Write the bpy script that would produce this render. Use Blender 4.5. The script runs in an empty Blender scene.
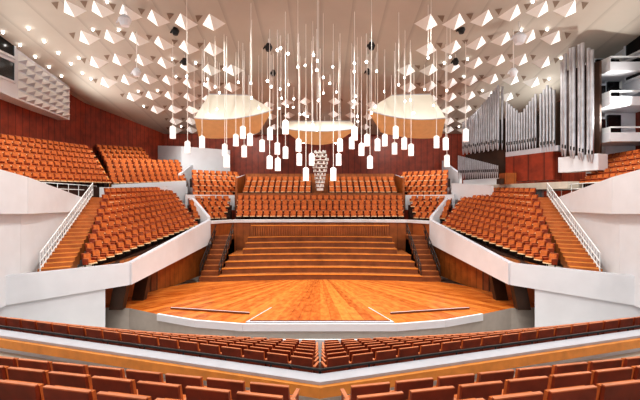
import bpy, math, random
from mathutils import Vector, Matrix
random.seed(4)
sc = bpy.context.scene

# ---------------------------------------------------------------- materials
def srgb(r,g,b):
    f=lambda c:(c/255/12.92) if c/255<=0.04045 else ((c/255+0.055)/1.055)**2.4
    return (f(r),f(g),f(b),1)
def mat(name,col,rough=0.6,var=0.12,scale=3.0,emit=0,ecol=None,metal=0,stripe=None):
    m=bpy.data.materials.new(name); m.use_nodes=True
    nt=m.node_tree; b=nt.nodes['Principled BSDF']
    b.inputs['Roughness'].default_value=rough; b.inputs['Metallic'].default_value=metal
    tc=nt.nodes.new('ShaderNodeTexCoord'); nz=nt.nodes.new('ShaderNodeTexNoise')
    nz.inputs['Scale'].default_value=scale; nz.inputs['Detail'].default_value=4
    nt.links.new(tc.outputs['Object'],nz.inputs['Vector'])
    rp=nt.nodes.new('ShaderNodeValToRGB')
    rp.color_ramp.elements[0].position=.3; rp.color_ramp.elements[1].position=.7
    rp.color_ramp.elements[0].color=tuple(c*(1-var) for c in col[:3])+(1,)
    rp.color_ramp.elements[1].color=tuple(min(1,c*(1+var)) for c in col[:3])+(1,)
    nt.links.new(nz.outputs['Fac'],rp.inputs['Fac'])
    out=rp.outputs['Color']
    if stripe:
        vec,freq,dark=stripe
        dt=nt.nodes.new('ShaderNodeVectorMath'); dt.operation='DOT_PRODUCT'
        dt.inputs[1].default_value=vec
        nt.links.new(tc.outputs['Object'],dt.inputs[0])
        mu=nt.nodes.new('ShaderNodeMath'); mu.operation='MULTIPLY'; mu.inputs[1].default_value=freq
        nt.links.new(dt.outputs['Value'],mu.inputs[0])
        fr=nt.nodes.new('ShaderNodeMath'); fr.operation='FRACT'
        nt.links.new(mu.outputs[0],fr.inputs[0])
        r2=nt.nodes.new('ShaderNodeValToRGB')
        e=r2.color_ramp.elements; e[0].position=0.0; e[0].color=(dark,dark,dark,1)
        e[1].position=0.14; e[1].color=(1,1,1,1)
        nt.links.new(fr.outputs[0],r2.inputs['Fac'])
        mx=nt.nodes.new('ShaderNodeMix'); mx.data_type='RGBA'; mx.blend_type='MULTIPLY'
        mx.inputs[0].default_value=1
        nt.links.new(out,mx.inputs[6]); nt.links.new(r2.outputs['Color'],mx.inputs[7])
        out=mx.outputs[2]
    nt.links.new(out,b.inputs['Base Color'])
    if emit:
        b.inputs['Emission Color'].default_value=ecol or col
        b.inputs['Emission Strength'].default_value=emit
    return m

M={}
M['white']=mat('white_plaster',srgb(222,225,230),.6,.03,1.2)
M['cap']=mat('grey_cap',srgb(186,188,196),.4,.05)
M['fascia']=mat('grey_fascia',srgb(176,168,160),.5,.05)
M['cream']=mat('cream_floor',srgb(204,196,182),.5,.06)
M['ceil']=mat('ceiling_plaster',srgb(180,174,164),.75,.07,.3,stripe=((1,0.0,0),.5,.82))
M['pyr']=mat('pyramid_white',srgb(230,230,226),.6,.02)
M['pyrdark']=mat('pyramid_shade_and_slot',srgb(128,112,98),.8,.05)  # dark tone: painted shade on rear faces, also the slot beside
M['pyrlit']=mat('pyramid_painted_lit',srgb(250,250,248),.6,.02,emit=.5,ecol=(1,.98,.95,1))  # lit look of the outer face put in as whiter colour and glow
M['redwood']=mat('red_wood_wall',srgb(138,54,30),.45,.3,1.5,stripe=((1,1,0),1.4,.25))
M['brownwood']=mat('brown_wood_panel',srgb(156,88,38),.42,.22,2,stripe=((1,1,0),1.6,.5))
M['orangewood']=mat('honey_wood_trim',srgb(214,138,60),.35,.12,4)
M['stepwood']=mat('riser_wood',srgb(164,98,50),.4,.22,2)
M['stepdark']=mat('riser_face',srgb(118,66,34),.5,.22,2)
M['terr']=mat('terrace_floor',srgb(58,30,18),.6,.2,2)
M['orange']=mat('orange_upholstery',srgb(192,106,48),.8,.22,6)
M['back']=mat('seat_back_wood',srgb(130,52,30),.35,.28,3)
M['seatedge']=mat('seat_top_edge',srgb(200,124,84),.4,.15,3)
M['arm']=mat('arm_wood',srgb(238,206,166),.45,.1,5)
M['dark']=mat('dark_metal',srgb(24,22,22),.5,.1)
M['darkwood']=mat('dark_pillar_wood',srgb(58,36,22),.5,.2,2)
M['void']=mat('dark_glass',srgb(14,15,18),.15,.1)
M['silver']=mat('organ_pipe_tin',srgb(198,198,202),.28,.15,2,metal=.8)
M['lamp']=mat('lamp_opal',(.92,.92,.92,1),.5,0,emit=.4,ecol=(1,.98,.96,1))
M['bulb']=mat('bulb_glow',(1,.97,.9,1),.5,0,emit=14,ecol=(1,.98,.95,1))
M['wire']=mat('steel_wire',srgb(238,234,228),.5,.02)
M['sail']=mat('reflector_panel',srgb(242,236,220),.7,.03,.6)
M['sailshade']=mat('reflector_shade_gold',srgb(224,190,140),.6,.05)  # golden shadow of the sail underside, put in as colour
M['green']=mat('exit_sign_green',srgb(20,170,90),.5,0,emit=1.0)
M['glass']=mat('pale_rail',srgb(228,232,234),.3,.02)
M['mesh']=mat('speaker_mesh',srgb(196,192,188),.4,.2,5)

m=bpy.data.materials.new('stage_parquet'); m.use_nodes=True; nt=m.node_tree; b=nt.nodes['Principled BSDF']
tc=nt.nodes.new('ShaderNodeTexCoord'); sp=nt.nodes.new('ShaderNodeSeparateXYZ'); nt.links.new(tc.outputs['Object'],sp.inputs[0])
def mth(op,a,bb=None):
    n=nt.nodes.new('ShaderNodeMath'); n.operation=op
    for i,v in enumerate((a,bb)):
        if v is None: continue
        if isinstance(v,(int,float)): n.inputs[i].default_value=v
        else: nt.links.new(v,n.inputs[i])
    return n.outputs[0]
ang=mth('ARCTAN2',sp.outputs['X'],mth('SUBTRACT',33.5,sp.outputs['Y']))
fa=mth('MULTIPLY',ang,26.0)
fl=mth('FLOOR',fa)
wn=nt.nodes.new('ShaderNodeTexWhiteNoise'); wn.noise_dimensions='1D'; nt.links.new(fl,wn.inputs['W'])
nz=nt.nodes.new('ShaderNodeTexNoise'); nz.inputs['Scale'].default_value=1.3; nz.inputs['Detail'].default_value=6
cb=nt.nodes.new('ShaderNodeCombineXYZ'); nt.links.new(mth('MULTIPLY',ang,36.0),cb.inputs[0])
nt.links.new(mth('MULTIPLY',sp.outputs['Y'],1.4),cb.inputs[1]); nt.links.new(cb.outputs[0],nz.inputs['Vector'])
s=mth('ADD',mth('MULTIPLY',wn.outputs['Value'],.28),mth('MULTIPLY',nz.outputs['Fac'],.8))
rp=nt.nodes.new('ShaderNodeValToRGB'); e=rp.color_ramp.elements
e[0].position=.28; e[0].color=srgb(154,72,22); e[1].position=.85; e[1].color=srgb(226,142,66)
nt.links.new(s,rp.inputs['Fac'])
ln=nt.nodes.new('ShaderNodeValToRGB'); ln.color_ramp.elements[0].color=(.6,.52,.45,1); ln.color_ramp.elements[1].position=.07
nt.links.new(mth('FRACT',fa),ln.inputs['Fac'])
mx=nt.nodes.new('ShaderNodeMix'); mx.data_type='RGBA'; mx.blend_type='MULTIPLY'; mx.inputs[0].default_value=1
nt.links.new(rp.outputs['Color'],mx.inputs[6]); nt.links.new(ln.outputs['Color'],mx.inputs[7])
nt.links.new(mx.outputs[2],b.inputs['Base Color']); b.inputs['Roughness'].default_value=.26
M['stage']=m

# ---------------------------------------------------------------- mesh builder
class MB:
    def __init__(s): s.v=[];s.f=[];s.m=[];s.mats=[]
    def mi(s,k):
        if k not in s.mats: s.mats.append(k)
        return s.mats.index(k)
    def poly(s,pts,k):
        n=len(s.v); s.v+= [tuple(p) for p in pts]; s.f.append(tuple(range(n,n+len(pts)))); s.m.append(s.mi(k))
    def hexa(s,p,k,topk=None):
        n=len(s.v); s.v+=[tuple(q) for q in p]
        for q in ((3,2,1,0),(4,5,6,7),(0,1,5,4),(1,2,6,5),(2,3,7,6),(3,0,4,7)):
            s.f.append(tuple(n+i for i in q)); s.m.append(s.mi(topk if (topk and q==(4,5,6,7)) else k))
    def box(s,c,u,w,x0,x1,y0,y1,z0,z1,k,lean=0,topk=None):
        P=[]
        for z,l in ((z0,0),(z1,lean)):
            for x,y in ((x0,y0),(x1,y0),(x1,y1),(x0,y1)):
                P.append((c[0]+u[0]*x+w[0]*(y+l),c[1]+u[1]*x+w[1]*(y+l),c[2]+z))
        s.hexa(P,k,topk)
    def abox(s,x0,x1,y0,y1,z0,z1,k,topk=None):
        s.box((0,0,0),(1,0),(0,1),x0,x1,y0,y1,z0,z1,k,0,topk)
    def wall(s,P,Q,t,k,topk=None):
        d=Vector((Q[0]-P[0],Q[1]-P[1])); d.normalize(); n=Vector((-d.y,d.x))*t/2
        s.hexa([(P[0]-n.x,P[1]-n.y,P[2]),(Q[0]-n.x,Q[1]-n.y,Q[2]),(Q[0]+n.x,Q[1]+n.y,Q[2]),(P[0]+n.x,P[1]+n.y,P[2]),
                (P[0]-n.x,P[1]-n.y,P[3]),(Q[0]-n.x,Q[1]-n.y,Q[3]),(Q[0]+n.x,Q[1]+n.y,Q[3]),(P[0]+n.x,P[1]+n.y,P[3])],k,topk)
    def cyl(s,p,q,r0,r1,k,n=10,cap=True):
        p=Vector(p);q=Vector(q);d=(q-p).normalized()
        a=d.orthogonal().normalized(); bb=d.cross(a)
        o=len(s.v)
        for c,r in ((p,r0),(q,r1)):
            for i in range(n):
                t=2*math.pi*i/n; s.v.append(tuple(c+a*math.cos(t)*r+bb*math.sin(t)*r))
        for i in range(n):
            j=(i+1)%n; s.f.append((o+i,o+j,o+n+j,o+n+i)); s.m.append(s.mi(k))
        if cap:
            s.f.append(tuple(o+n-1-i for i in range(n))); s.m.append(s.mi(k))
            s.f.append(tuple(o+n+i for i in range(n))); s.m.append(s.mi(k))
    def obj(s,name,smooth=False):
        me=bpy.data.meshes.new(name); me.from_pydata(s.v,[],s.f)
        for k in s.mats: me.materials.append(M[k])
        me.polygons.foreach_set('material_index',s.m)
        if smooth: me.polygons.foreach_set('use_smooth',[True]*len(s.f))
        me.update(); o=bpy.data.objects.new(name,me); sc.collection.objects.link(o); return o

def seat(mb,c,w,k=1.0):
    u=(w[1]*k,-w[0]*k)
    mb.box(c,u,w,-.25,.25,-.03,.02,.26,.90,'back',-.10)
    mb.box(c,u,w,-.25,.25,-.132,-.078,.90,.915,'seatedge',0)
    mb.box(c,u,w,-.225,.225,.03,.09,.50,.87,'orange',-.07)
    mb.box(c,u,w,-.23,.23,.08,.48,.40,.49,'orange',0)
    mb.box(c,u,w,-.23,.23,.08,.50,.34,.40,'arm',0)
    for x in (-.275,.245):
        mb.box(c,u,w,x,x+.03,.0,.36,.30,.62,'back',0)
        mb.box(c,u,w,x-.01,x+.04,.02,.40,.62,.65,'seatedge',0)
        mb.box(c,u,w,x+.0,x+.03,.10,.16,.0,.32,'dark',0)

def lerp(a,b,t): return tuple(a[i]+(b[i]-a[i])*t for i in range(3))
def seat_block(A,B,C,D,rows,dz=0.6,target=(0,25),pitch=.6,fname='terrace_floor',floor_k='terr',name='auditorium_seat_block',k=1.0,drop=.9):
    mb=MB(); fl=MB()
    lines=[]
    for i in range(rows):
        t=i/(rows-1); P=lerp(A,C,t);Q=lerp(B,D,t)
        P=(P[0],P[1],P[2]-dz);Q=(Q[0],Q[1],Q[2]-dz)
        d=Vector((Q[0]-P[0],Q[1]-P[1])); L=d.length; d.normalize()
        w=Vector((-d.y,d.x)); mid=Vector(((P[0]+Q[0])/2,(P[1]+Q[1])/2))
        if w.dot(Vector(target)-mid)<0: w=-w
        n=max(1,int(L/pitch))
        for j in range(n):
            tt=(j+.5)/n; c=lerp(P,Q,tt); seat(mb,c,(w.x,w.y),k)
        lines.append((P,Q,w))
    edge=[]
    for P,Q,w in lines:
        edge.append(((P[0]+w.x*.55,P[1]+w.y*.55,P[2]),(Q[0]+w.x*.55,Q[1]+w.y*.55,Q[2])))
    P,Q,w=lines[-1]
    edge.append(((P[0]-w.x*.5,P[1]-w.y*.5,P[2]),(Q[0]-w.x*.5,Q[1]-w.y*.5,Q[2])))
    for i in range(rows):
        a,b=edge[i];c,d=edge[i+1]; z0=a[2];z1=b[2]
        fl.hexa([(a[0],a[1],z0-drop),(b[0],b[1],z1-drop),(d[0],d[1],z1-drop),(c[0],c[1],z0-drop),
                 (a[0],a[1],z0),(b[0],b[1],z1),(d[0],d[1],z1),(c[0],c[1],z0)],floor_k)
    fl.obj(fname); return mb.obj(name)

# ---------------------------------------------------------------- ceiling
def cz(x,y):
    base=18-.18*(max(y,12)-24)
    return base+.45*math.cos(x*2*math.pi/15.0)*min(1,max(0,(50-y)/20))
mb=MB(); nx,ny=64,54
for j in range(ny+1):
    for i in range(nx+1):
        x=-24+48*i/nx; y=-5+54*j/ny; mb.v.append((x,y,cz(x,y)))
for j in range(ny):
    for i in range(nx):
        a=j*(nx+1)+i; mb.f.append((a,a+nx+1,a+nx+2,a+1)); mb.m.append(mb.mi('ceil'))
mb.obj('ceiling',True)

mb=MB()
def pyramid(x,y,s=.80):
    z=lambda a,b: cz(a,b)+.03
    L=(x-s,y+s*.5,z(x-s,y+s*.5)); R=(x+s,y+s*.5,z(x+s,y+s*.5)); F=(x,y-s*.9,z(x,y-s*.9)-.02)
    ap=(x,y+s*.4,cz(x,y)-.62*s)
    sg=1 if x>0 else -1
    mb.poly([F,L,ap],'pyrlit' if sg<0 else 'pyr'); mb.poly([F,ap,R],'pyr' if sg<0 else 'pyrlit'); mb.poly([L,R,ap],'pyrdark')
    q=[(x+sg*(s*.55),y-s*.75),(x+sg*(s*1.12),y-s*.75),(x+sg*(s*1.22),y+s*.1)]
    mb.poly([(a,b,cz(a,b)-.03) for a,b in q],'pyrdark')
bulbs=[]
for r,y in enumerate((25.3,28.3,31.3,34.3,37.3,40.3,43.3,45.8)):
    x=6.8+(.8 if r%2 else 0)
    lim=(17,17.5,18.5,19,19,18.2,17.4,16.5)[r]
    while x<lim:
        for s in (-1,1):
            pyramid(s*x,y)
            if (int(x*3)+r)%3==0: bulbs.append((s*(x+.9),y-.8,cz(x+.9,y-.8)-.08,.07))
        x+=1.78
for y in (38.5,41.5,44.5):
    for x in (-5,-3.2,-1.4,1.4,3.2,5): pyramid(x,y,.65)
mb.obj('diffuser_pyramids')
for y in (26.5,28,29.5,31,32.5):
    for x in (-21.0,-19.3): bulbs.append((x,y,cz(x,y)-.08,.075))
for k in range(34):
    x=random.uniform(-4.2,4.2); y=random.uniform(26,44); bulbs.append((x,y,cz(x,y)-random.uniform(.3,3.0),.085))
mb=MB()
for x,y,z,r in bulbs:
    mb.cyl((x,y,z-r),(x,y,z+r*.4),r*.8,r,'bulb',8); mb.cyl((x,y,z+r*.4),(x,y,cz(x,y)),r*.35,r*.35,'wire',6)
mb.obj('ceiling_downlights')

# ---------------------------------------------------------------- room shell
for s,nm in ((-1,'wall_left'),(1,'wall_right')):
    mb=MB(); pts=[(23,-5),(23,31),(22.5,38),(18.5,47.5)]
    for i in range(3):
        a,b=pts[i],pts[i+1]
        mb.wall((s*a[0],a[1],-1.2,cz(a[0],a[1])+.3),(s*b[0],b[1],-1.2,cz(b[0],b[1])+.3),.3,'redwood')
    mb.obj(nm)
mb=MB(); mb.wall((-18.6,47.5,-1.2,14.2),(18.6,47.5,-1.2,14.2),.3,'redwood'); mb.obj('wall_back')
mb=MB(); mb.abox(-23.3,23.3,-5,47.8,-1.6,-1.2,'fascia'); mb.obj('floor')

for s in (-1,1):
    mb=MB(); X=22.2*s
    ys=[20,28.3,34.5]; z0=[13.9,13.2,12.9]; z1=[19,17.5,16.3]
    for i in range(2):
        mb.wall((X,ys[i],z0[i],z1[i]),(X,ys[i+1],z0[i+1],z1[i+1]),1.2,'white')
    n=7
    for i in range(n):
        for j in range(5):
            y=28.6+i*.82; zb=13.25-(y-28.3)*.05; zt=cz(X,y)-.2
            h=(zt-zb)/5; z=zb+j*h; xf=X-s*.61
            a=(xf,y,z+.05);b=(xf,y+.76,z+.05);c=(xf,y+.76,z+h-.04);d=(xf,y,z+h-.04); ap=(xf-s*.42,y+.38,z+h*.45)
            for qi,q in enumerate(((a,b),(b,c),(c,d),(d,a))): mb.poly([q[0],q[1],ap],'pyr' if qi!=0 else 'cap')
    mb.obj('diffuser_wall_panel')
    mb=MB()
    xf=X-s*.62
    for (a,b,c,d) in ((24,28.2,16.0,17.3),(24,28.2,14.3,15.7)):
        mb.abox(min(xf,xf-s*.06),max(xf,xf-s*.06),a,b,c,d,'void')
        for yy in (a,b,(a+b)/2): mb.abox(min(xf,xf-s*.14),max(xf,xf-s*.14),yy-.06,yy+.06,c-.1,d+.1,'white')
        for zz in (c,d): mb.abox(min(xf,xf-s*.14),max(xf,xf-s*.14),a,b,zz-.07,zz+.07,'white')
    mb.obj('window_1' if s<0 else 'window_2')

# ---------------------------------------------------------------- stage
mb=MB()
out=[(-7.5,30.5),(-9.8,28.5),(-12.6,24.5),(-12.6,22.4),(-10.6,22.2),(-8.5,21.0),(-6.2,19.9),(-3.7,19.3),(3.7,19.3),(6.2,19.9),(8.5,21.0),(10.6,22.2),(12.6,22.4),(12.6,24.5),(9.8,28.5),(7.5,30.5)]
mb.poly([(x,y,0) for x,y in out][::-1],'stage')
n=len(out)
for i in range(n):
    a,b=out[i],out[(i+1)%n]
    mb.poly([(a[0],a[1],-1.2),(b[0],b[1],-1.2),(b[0],b[1],0),(a[0],a[1],0)],'fascia')
mb.obj('stage_floor')
mb=MB()
pl=[(-3.6,19.35),(3.6,19.35),(2.7,22.0),(-2.7,22.0)]
mb.hexa([(x,y,.0) for x,y in pl]+[(x,y,.10) for x,y in pl],'cap','cap')
pl=[(-3.42,19.5),(3.42,19.5),(2.6,21.9),(-2.6,21.9)]
mb.hexa([(x,y,.10) for x,y in pl]+[(x,y,.14) for x,y in pl],'stepdark','stage')
mb.obj('stage_lift_platform')
mb=MB()
edge=[(-8.5,20.95),(-6.2,19.85),(-3.7,19.25),(3.7,19.25),(6.2,19.85),(8.5,20.95)]
for i in range(5):
    a,b=edge[i],edge[i+1]; mb.wall((a[0],a[1],-.30,.05),(b[0],b[1],-.30,.05),.12,'white')
edge=[(-7.6,18.9),(-5,18.5),(-2.5,18.3),(2.5,18.3),(5,18.5),(7.6,18.9)]
for i in range(5):
    a,b=edge[i],edge[i+1]; mb.wall((a[0],a[1],-1.2,-.38),(b[0],b[1],-1.2,-.38),.12,'white')
for sgn in (-1,1):
    mb.wall((sgn*3.7,21.0,0,.10),(sgn*8.2,22.0,0,.10),.08,'stepdark','cap')
mb.obj('stage_front_trim')

mb=MB(); tiers=7
for i in range(tiers):
    yf=29.6+i*.82; hw=(7.5-.08*i) if i<4 else 6.5-.05*i; z1=(i+1)*.4
    seg=16; pf=[]
    for k in range(seg+1):
        x=-hw+2*hw*k/seg; pf.append((x,yf+.8*(1-(x/hw)**2)-.2))
    for k in range(seg):
        a,b=pf[k],pf[k+1]
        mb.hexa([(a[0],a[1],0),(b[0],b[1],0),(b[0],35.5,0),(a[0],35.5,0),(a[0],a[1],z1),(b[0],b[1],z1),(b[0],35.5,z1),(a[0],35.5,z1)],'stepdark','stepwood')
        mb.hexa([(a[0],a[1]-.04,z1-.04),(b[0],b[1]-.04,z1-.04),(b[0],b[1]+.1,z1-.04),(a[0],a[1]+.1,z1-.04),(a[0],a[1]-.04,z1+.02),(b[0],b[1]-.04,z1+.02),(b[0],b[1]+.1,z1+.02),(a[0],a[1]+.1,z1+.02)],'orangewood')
for k in range(60):
    x=-6.0+12.0*k/59; mb.abox(x-.06,x+.06,35.35,35.42,2.8,3.7,'stepwood')
mb.abox(-6.1,6.1,35.3,35.45,3.7,3.8,'orangewood')
mb.obj('choir_risers')
for s in (-1,1):
    mb=MB()
    for i in range(9):
        mb.abox(min(s*7.5,s*8.9),max(s*7.5,s*8.9),29.4+i*.55,35,0,.33*(i+1),'stepdark','stepwood')
    mb.obj('side_steps')
    mb=MB()
    for xx in (7.45,8.85):
        pts=[(s*xx,29.5+i*.8,.45*i*1.05+.2) for i in range(7)]
        for p in pts: mb.cyl(p,(p[0],p[1],p[2]+.95),.035,.035,'dark',6)
        for h in (.95,.5):
            mb.cyl((pts[0][0],pts[0][1],pts[0][2]+h),(pts[-1][0],pts[-1][1],pts[-1][2]+h),.04,.04,'dark',6)
    mb.obj('stair_handrail')

mb=MB(); led=MB()
pts=[(-9.3,33.6),(-7.8,35.6),(-4,36.1),(0,36.2),(4,36.1),(7.8,35.6),(9.3,33.6)]
for i in range(6):
    a,b=pts[i],pts[i+1]
    mb.wall((a[0],a[1],-.1,4.0),(b[0],b[1],-.1,4.0),.2,'brownwood')
    led.wall((a[0],a[1],4.0,4.25),(b[0],b[1],4.0,4.25),.5,'white')
mb.obj('stage_rear_panelling'); led.obj('trim_stage_rear')

# ---------------------------------------------------------------- side terraces
for s in (-1,1):
    S=lambda x,y,*z:(s*x,y)+tuple(z)
    mb=MB()
    mb.wall(S(9.3,33.5,2.35,4.35),S(10.5,22,1.35,2.55),.3,'white','cap')
    mb.wall(S(10.5,22,1.35,2.55),S(16.5,18,.9,2.35),.3,'white','cap')
    mb.wall(S(11.5,21.4,-1.2,1.6),S(17,17.8,-1.2,1.6),.25,'white')
    mb.obj('terrace_parapet')
    mb=MB()
    mb.wall(S(13,22.2,-.1,2.2),S(10.6,28,-.1,2.6),.2,'brownwood')
    mb.wall(S(10.6,28,-.1,2.6),S(9.4,34,-.1,3.6),.2,'brownwood')
    mb.wall(S(13,22.2,-.1,2.1),S(14.5,19.8,-.1,2.1),.2,'brownwood')
    mb.obj('stage_side_panelling')
    mb=MB()
    mb.wall(S(11.5,25.6,0,2.0),S(11.0,26.8,0,2.0),.3,'darkwood'); mb.wall(S(11.46,25.7,.02,1.9),S(11.28,26.15,.02,1.9),.36,'stepdark'); mb.wall(S(11.22,26.3,.02,1.9),S(11.05,26.7,.02,1.9),.36,'stepdark')
    mb.obj('door_1' if s<0 else 'door_2')
    mb=MB(); mb.wall(S(10.75,27.25,2.0,2.2),S(10.6,27.65,2.0,2.2),.4,'green'); mb.obj('exit_sign')
    mb=MB()
    for (x,y) in ((10.95,22.1),(10.65,24.1)):
        mb.hexa([(s*x+a*.36+s*.25,y+b*.22,-.02) for a,b in ((-1,-1),(1,-1),(1,1),(-1,1))]+[(s*x+a*.36-s*.1,y+b*.22,1.75) for a,b in ((-1,-1),(1,-1),(1,1),(-1,1))],'darkwood')
    mb.obj('stage_pillars')
    seat_block(S(13.2,22.2,2.85),S(10.3,32.6,4.45),S(15.6,29.0,6.75),S(14.2,38.0,7.15),9,.8)
    mb=MB(); 
    mb.hexa([S(10.4,22.2,1.7),S(16.5,18.2,1.6),S(14.5,24,1.7),S(9.5,33.2,3.0),S(10.4,22.2,2.0),S(16.5,18.2,1.9),S(14.5,24,2.0),S(9.5,33.2,3.3)],'cream'); mb.obj('terrace_walkway')
    mb=MB(); N=20
    for i in range(N):
        t=i/N; t2=(i+1)/N
        a=lerp(S(13.5,21.6,2.2),S(15.7,29.6,6.2),t); b=lerp(S(14.7,20.8,2.2),S(16.9,29.4,6.2),t)
        c=lerp(S(13.5,21.6,2.2),S(15.7,29.6,6.2),t2); d=lerp(S(14.7,20.8,2.2),S(16.9,29.4,6.2),t2)
        z=c[2]
        mb.hexa([(a[0],a[1],z-.7),(b[0],b[1],z-.7),(d[0],d[1],z-.7),(c[0],c[1],z-.7),(a[0],a[1],z),(b[0],b[1],z),(d[0],d[1],z),(c[0],c[1],z)],'stepwood','orangewood')
    mb.obj('terrace_stairs')
    mb=MB()
    for i in range(26):
        t=i/25; b=lerp(S(14.55,20.8,2.3),S(16.7,29.4,6.3),t); mb.cyl(b,(b[0],b[1],b[2]+.95),.03,.03,'glass',5)
    for h in (.95,.5,.15):
        b=S(14.55,20.8,2.3+h); c=S(16.7,29.4,6.3+h); mb.cyl(b,c,.035,.035,'glass',6)
    mb.obj('stair_railing')
    mb=MB()
    mb.wall(S(14.3,12,1.0,7.9),S(15.1,20,1.0,7.0),.25,'white'); mb.wall(S(15.1,20,1.0,7.0),S(17.2,30.5,1.0,5.7),.25,'white')
    mb.wall(S(14.0,12,5.6,8.1),S(14.8,20,5.3,7.15),.35,'white','cap'); mb.wall(S(14.8,20,5.3,7.15),S(17.0,29.6,5.2,5.9),.35,'white','cap')
    mb.obj('balcony_parapet')
    mb=MB()
    mb.hexa([S(15,12,5.9),S(17.3,31,5.5),S(18.5,31,6.0),S(22.8,12,6.0),S(15,12,6.1),S(17.3,31,5.7),S(19,31,6.4),S(22.8,12,6.4)],'cream'); mb.obj('balcony_floor')
    mb=MB()
    for i in range(12):
        t=i/11; b=lerp(S(17.2,18,6.6),S(17.6,31.5,6.6),t); mb.cyl((b[0],b[1],6.1),(b[0],b[1],7.1),.025,.025,'glass',5)
    for h in (7.1,6.75): mb.cyl(S(17.2,18,h),S(17.6,31.5,h),.03,.03,'glass',6)
    mb.obj('balcony_railing')
    seat_block(S(12.0,37.6,6.6),S(8.8,40.6,6.6),S(13.2,41,8.9),S(9.0,44,8.9),5,.7,target=(0,20))
    seat_block(S(11.2,35.0,4.7),S(8.8,37.0,4.7),S(12.3,37,6.2),S(8.9,39.4,6.2),4,.7,target=(0,20))
    mb=MB()
    mb.wall(S(13.0,39.0,5.0,7.3),S(17.4,31.4,5.0,7.0),.25,'white','cap')
    mb.wall(S(12.4,36.9,5.0,6.5),S(8.6,40.1,5.0,6.5),.2,'white','cap')
    mb.wall(S(9.3,33.5,3.3,4.6),S(11.8,37.2,3.3,6.2),.25,'white','cap')
    mb.wall(S(8.4,40.1,5.0,8.2),S(8.4,44.5,5.0,8.8),.2,'brownwood','cap')
    mb.wall(S(14,39.8,6.4,8.6),S(14.4,46.8,6.4,10.6),.25,'white','cap')
    mb.obj('block_parapet')
seat_block((-19.0,23.5,7.5),(-17.6,33.0,7.7),(-22.0,25.5,10.2),(-21.1,36.4,10.7),7,.65)
seat_block((-20.4,37.7,9.7),(-18.1,43,10.2),(-21.6,38.6,11.1),(-19.4,43.8,11.5),4,.65)
seat_block((-18.0,34.3,7.7),(-13.6,40,8.2),(-20.0,37.2,9.5),(-15.2,43.2,10.1),5,.65)
mb=MB(); mb.wall((-15.2,44,9,11.9),(-18.7,46.4,9,12.3),.25,'white'); mb.wall((-15.2,44,8,11.9),(-10.5,46.6,8,11.8),.25,'white'); mb.obj('gallery_rear_parapet')
mb=MB(); mb.wall((-13.3,39.6,6.4,7.9),(-17.6,33.8,6.0,7.3),.2,'white','cap'); mb.wall((-17.9,34,6.5,7.6),(-20.8,37.4,8,9.8),.12,'orangewood'); mb.obj('block_parapet')

seat_block((-7.7,36.9,4.8),(7.7,36.9,4.8),(-8.2,39.6,6.25),(8.2,39.6,6.25),4,.65,target=(0,20))
for s in (-1,1):
    seat_block((s*.9,41.0,7.1),(s*7.9,41.0,7.1),(s*.9,43.4,8.3),(s*8.0,43.4,8.3),3,.65,target=(0,20))
mb=MB(); mb.wall((-8.3,40.25,4.8,6.7),(8.3,40.25,4.8,6.7),.2,'brownwood','cap'); mb.obj('trim_1')
mb=MB(); mb.wall((-8.2,44.2,6.0,8.9),(8.2,44.2,6.0,8.9),.2,'brownwood','cap'); mb.obj('trim_2')

# ---------------------------------------------------------------- right side: organ and galleries
mb=MB()
def plan(s,off=0): return (13.6+4.3*s-off*.92, 38-10*s-off*.39)
def pipe(x,y,z0,z1,r):
    mb.cyl((x,y,z0),(x,y,z0+.5),r*.35,r,'silver',10,False); mb.cyl((x,y,z0+.5),(x,y,z1),r,r,'silver',10)
    mb.abox(x-r*.75,x-r*.1,y-r*1.06,y-r*.6,z0+.55,z0+.8,'dark')
for i in range(17):
    t=i/16; s_=.38*t; x,y=plan(s_); pipe(x,y,10.3+.1*(i%2),13.4+2.4*t**1.3,.10)
    if i%2==0:
        x,y=plan(s_+.01,-.35); pipe(x,y,10.3,12.8+2.4*t+.5,.10)
for i in range(12):
    t=i/11; s_=.46+.25*t; x,y=plan(s_); pipe(x,y,10.0,12.9+1.3*abs(2*t-1),.09)
for i in range(5):
    s_=.75+.1*i/4; x,y=plan(s_); pipe(x,y,9.6,14.6-.25*abs(i-2),.10)
for i in range(8):
    s_=.91+.20*i/7; x,y=plan(s_,.15*(i%2)); pipe(x,y,9.2-.1*i,15.6+1.1*math.sin(math.pi*(i+1)/9)+.1*(i%3),.135)
for i in range(22):
    t=i/21; s_=.0+.42*t; x,y=plan(s_,.55); pipe(x,y,8.0-.2*t,10.2-1.3*t,.07)
for (a,b,z0,z1,k) in ((.0,.44,7.3,7.9,'white'),(.0,.44,7.9,10.3,'darkwood'),(.45,.88,9.6,10.0,'cap'),(.45,.84,7.5,9.6,'redwood'),(.88,1.14,8.0,9.1,'white')):
    p=plan(a,-.5);q=plan(b,-.5); mb.wall((p[0],p[1],z0,z1),(q[0],q[1],z0,z1),1.0 if k!='darkwood' else .5,k)
p=plan(0,-.9);q=plan(.86,-.9); mb.wall((p[0],p[1],10.0,12.8),(q[0],q[1],10.0,13.4),.2,'darkwood')
p=plan(.88,-.6);q=plan(1.12,-.6); mb.wall((p[0],p[1],9.1,15.4),(q[0],q[1],9.1,15.4),.2,'darkwood')
mb.obj('pipe_organ')
mb=MB()
p=plan(-.02,1.1);q=plan(.42,1.1); mb.wall((p[0],p[1],6.0,7.6),(q[0],q[1],6.0,7.2),.25,'white','cap')
mb.hexa([(13,38.5,6.8),(17.3,28,6.8),(22.6,28,6.8),(19.5,44,6.8),(13,38.5,7.3),(17.3,28,7.3),(22.6,28,7.3),(19.5,44,7.3)],'cream')
mb.obj('organ_gallery')
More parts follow.
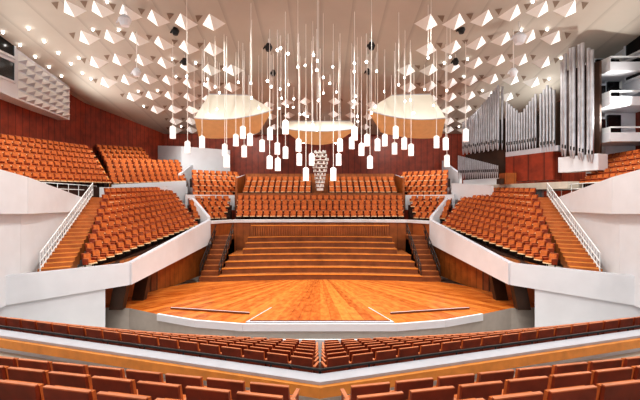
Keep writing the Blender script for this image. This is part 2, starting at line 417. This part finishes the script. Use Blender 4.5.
mb=MB(); mb.abox(15.0,15.9,32.4,33.5,7.3,8.2,'brownwood','orangewood'); mb.abox(14.7,15.0,32.6,33.3,7.3,7.75,'darkwood'); mb.obj('organ_console')
seat_block((18.4,22.5,7.4),(18.6,28,7.4),(20.6,24,9.0),(20.8,29.0,9.0),5,.6)
mb=MB()
mb.abox(20.6,22.8,28.9,31,7.2,16.2,'white')
for z in (9.9,12.3,14.6):
    mb.abox(19.3,22.8,26.6,31.5,z,z+.6,'white','cap')
    mb.abox(19.35,19.41,26.7,31,z+.6,z+1.0,'glass')
    mb.abox(19.35,22.6,26.62,26.68,z+.9,z+1.0,'glass')
for z in (10.8,13.2,15.4):
    mb.abox(19.7,20.6,28.85,30.9,z-.2,min(z+1.2,16.2),'white')
    mb.abox(20.7,21.6,28.7,28.9,z-.1,min(z+1.3,16.1),'void')
    mb.abox(19.85,20.5,28.7,28.85,z-.1,min(z+1.0,16.1),'void')
mb.obj('side_gallery_tower')

# ---------------------------------------------------------------- lower audience blocks
for s in (-1,1):
    seat_block((s*.12,17.2,.02),(s*8.6,18.3,.02),(s*.12,10.6,1.85),(s*12.2,14.4,1.95),7,.93,target=(0,28),name='front_seat_block',pitch=.68,k=1.18,floor_k='terr')
    seat_block((s*.4,6.2,3.16),(s*8.3,7.9,3.16),(s*.4,3.2,4.15),(s*8.3,4.9,4.15),4,.92,target=(0,28),name='rear_seat_block',floor_k='cream',pitch=.7,k=1.24)
mb=MB()
for s in (-1,1):
    mb.hexa([(0,7.6,1.9),(s*14,12.1,1.9),(s*14,8,1.9),(0,6.0,1.9),(0,7.6,2.2),(s*14,12.1,2.2),(s*14,8,2.2),(0,6.0,2.2)],'cream')
mb.abox(-14,14,-5,3.0,2.9,3.2,'cream')
mb.obj('walkway_floor')
mb=MB()
def vwall(y,zb,zt,t,k):
    for s in (-1,1):
        X=14; ye=y+X*.3214
        mb.hexa([(0,y-t/2,zb),(s*X,ye-t/2,zb),(s*X,ye+t/2,zb),(0,y+t/2,zb),(0,y-t/2,zt),(s*X,ye-t/2,zt),(s*X,ye+t/2,zt),(0,y+t/2,zt)],k)
vwall(7.6,1.0,2.56,.25,'white'); vwall(7.6,2.56,2.62,.36,'cap'); vwall(7.4,2.36,2.56,.16,'orangewood'); vwall(7.82,2.66,2.70,.05,'dark')
for i in range(15):
    for s in (-1,1):
        x=s*i; y=7.82+abs(x)*.3214
        mb.cyl((x,y,2.3),(x,y,2.67),.02,.02,'dark',6)
mb.obj('front_parapet')

# ---------------------------------------------------------------- hanging things
spec=[(-10.3,28,10.7),(-9.6,29,9.8),(-8.4,28.5,10.1),(-6.9,29,9.6),(-6.3,27,8.6),(-6.1,29,10.3),(-5.4,28,10.7),(-5.5,29,9.5),(-4.9,28,10.2),(-4.2,29,9.9),(-3.5,28,10.6),(-3.1,29,9.7),(-3.4,27,8.5),(-2.9,27.5,8.4),(-2.5,29,9.4),(-1.5,28,9.8),(-1.5,29,8.9),(-.95,27,7.7),(-.6,29,8.9),(.9,27,7.7),(1.4,28,9.8),(1.35,29,8.9),(2.3,29,10.1),(2.9,28,9.5),(3.4,29,10.3),(3.5,28,8.6),(4.1,28.5,9.9),(4.7,29,10.3),(5.3,28,10.7),(5.4,29,9.7),(6,28.5,10),(6.6,29,9.6),(8.3,28.5,10.1),(8.8,28,9.9),(9.2,29,8.8),(10.2,28,10.5),(-2.2,25.5,10.6),(2.2,25.5,10.2)]
mb=MB()
for x,y,z in spec:
    mb.cyl((x,y,z-.40),(x,y,z+.40),.2,.2,'lamp',14); mb.cyl((x,y,z+.40),(x,y,z+.5),.22,.08,'wire',12)
    mb.cyl((x,y,z+.45),(x,y,cz(x,y)),.022,.022,'wire',5)
mb.obj('pendant_lamps')
mb=MB()
for k in range(40):
    x=random.uniform(-8.5,8.5); y=random.uniform(22,31); zb=random.uniform(12.5,15.5) if abs(x)>4 else random.uniform(11,14.5)
    mb.cyl((x,y,zb),(x,y,cz(x,y)),.016,.016,'wire',5); mb.cyl((x,y,zb-.12),(x,y,zb),.05,.05,'bulb',6)
mb.obj('hanging_spot_wires')
mb=MB()
for i in range(11):
    z=6.7+i*.28; w=.2+.05*i if i<8 else .6-.1*(i-8)
    for a in range(8):
        t=a*math.pi/4+i*.3; mb.abox(math.cos(t)*w-.06,math.cos(t)*w+.06,30+math.sin(t)*w-.06,30+math.sin(t)*w+.06,z,z+.2,'mesh')
    mb.cyl((0,30,z),(0,30,z+.04),w,w,'wire',12)
mb.cyl((0,30,6.7),(0,30,cz(0,30)-.02),.04,.04,'wire',6)
mb.obj('loudspeaker_cluster')
def sail(a0,a1,b0,b1,c0,c1,sg):
    mb=MB(); n=10; m_=5
    def row(e0,e1,sag): return [tuple(Vector(lerp(e0,e1,i/n))-Vector((0,0,sag*4*(i/n)*(1-i/n)))) for i in range(n+1)]
    for (r0,r1,s0,s1,k) in (((a0,a1),(b0,b1),.0,sg,'sail'),((b0,b1),(c0,c1),sg,.25,'sailshade')):
        rows=[]
        for j in range(m_+1):
            t=j/m_; rows.append(row(lerp(r0[0],r1[0],t),lerp(r0[1],r1[1],t),s0+(s1-s0)*t))
        for j in range(m_):
            for i in range(n): mb.poly([rows[j][i],rows[j+1][i],rows[j+1][i+1],rows[j][i+1]],k)
    for e0,e1,sg_ in ((a0,a1,0),(b0,b1,sg)):
        r=row(e0,e1,sg_)
        for i in range(n): mb.cyl(r[i],r[i+1],.04,.04,'cap',6)
    for p in (a0,a1,b0,b1): mb.cyl(p,(p[0],p[1],cz(p[0],p[1])-.02),.025,.025,'wire',5)
    mb.obj('acoustic_reflector')
for s in (-1,1):
    sail((s*9.0,32.5,14.6),(s*5.8,32.5,14.5),(s*9.5,30.2,12.2),(s*3.5,29.8,12.7),(s*9.7,32.0,11.0),(s*4.8,31.4,11.3),.35)
sail((-2.8,32.5,12.4),(2.5,32.5,12.4),(-3.0,30.6,11.5),(2.9,30.6,11.5),(-1.6,31.6,10.6),(1.4,31.6,10.6),.25)
for (x,y,z,k,r) in ((-3.6,28,16.7,'dark',.28),(3.6,28,16.8,'dark',.28),(-9.5,26.3,17.1,'dark',.25),(9.3,26.3,17.2,'dark',.25),(-10,29.5,16.2,'dark',.25),(10,29.5,16.2,'dark',.25),(-12,24.6,17.1,'white',.4),(13.2,26.5,16.8,'white',.45),(13.3,27.5,14.8,'white',.3),(-12.6,27.5,14.8,'white',.3),(-3.5,30,15.5,'dark',.2),(3.6,30,15.6,'dark',.2)):
    mb=MB(); mb.cyl((x,y,z-r),(x,y,z),r*.6,r,k,12); mb.cyl((x,y,z),(x,y,z+.25),r,r*.5,k,12); mb.cyl((x,y,z+.2),(x,y,cz(x,y)-.02),.035,.035,'wire',6)
    mb.cyl((x-r*.8,y,z+.1),(x-r*1.3,y,z-.5*r),.05,.05,k,6)
    mb.obj('hanging_spotlight')

# ---------------------------------------------------------------- lights
def spot(x,y,z,e,ang=150,tgt=None,col=(1,.97,.92),r=.15):
    l=bpy.data.lights.new('hall_and_fill_spot','SPOT'); l.energy=e; l.spot_size=math.radians(ang); l.spot_blend=.6; l.color=col; l.shadow_soft_size=r
    o=bpy.data.objects.new('hall_and_fill_spot',l); o.location=(x,y,z); sc.collection.objects.link(o)
    if tgt: o.rotation_euler=(Vector(tgt)-Vector((x,y,z))).to_track_quat('-Z','Y').to_euler()
for x in (-15,-5,5,15):
    for y in (6,14,22,30,38):
        if abs(x)<10 and y==30: continue
        spot(x,y,cz(x,y)-.7,2200 if abs(x)>10 else 2000,135)
spot(0,28,cz(0,28)-.7,1800,100)
for s in (-1,1):
    spot(s*3,24,cz(3,24)-.6,4200,70,(0,25,0))
    spot(s*7.3,23.5,cz(7.3,23.5)-.6,1500,46,(s*6.6,31.5,13.0))   # added lamp to brighten the reflectors
    for y in (18,26,34): spot(s*20.5,y,11.8,1100,150,(s*8,y+2,19))  # added uplights, there to brighten the ceiling
    spot(s*6,16,cz(6,16)-.6,3200,70,(s*18,20,5))  # added fill for the pale balcony walls
    spot(s*8,36,cz(8,36)-.6,2000,90,(s*14,47,11))
w=bpy.data.worlds.new('w'); sc.world=w; w.use_nodes=True
w.node_tree.nodes['Background'].inputs[0].default_value=(.90,.96,1,1); w.node_tree.nodes['Background'].inputs[1].default_value=1.15

cam=bpy.data.cameras.new('cam'); cam.lens=22.5; cam.sensor_width=36; co=bpy.data.objects.new('camera',cam); sc.collection.objects.link(co)
co.location=(0,0,6); co.rotation_euler=(math.pi/2,0,0); sc.camera=co
try:
    sc.view_settings.view_transform='Standard'
    sc.view_settings.look='Medium High Contrast'
    sc.view_settings.exposure=-0.1
except Exception as ex: print(ex)
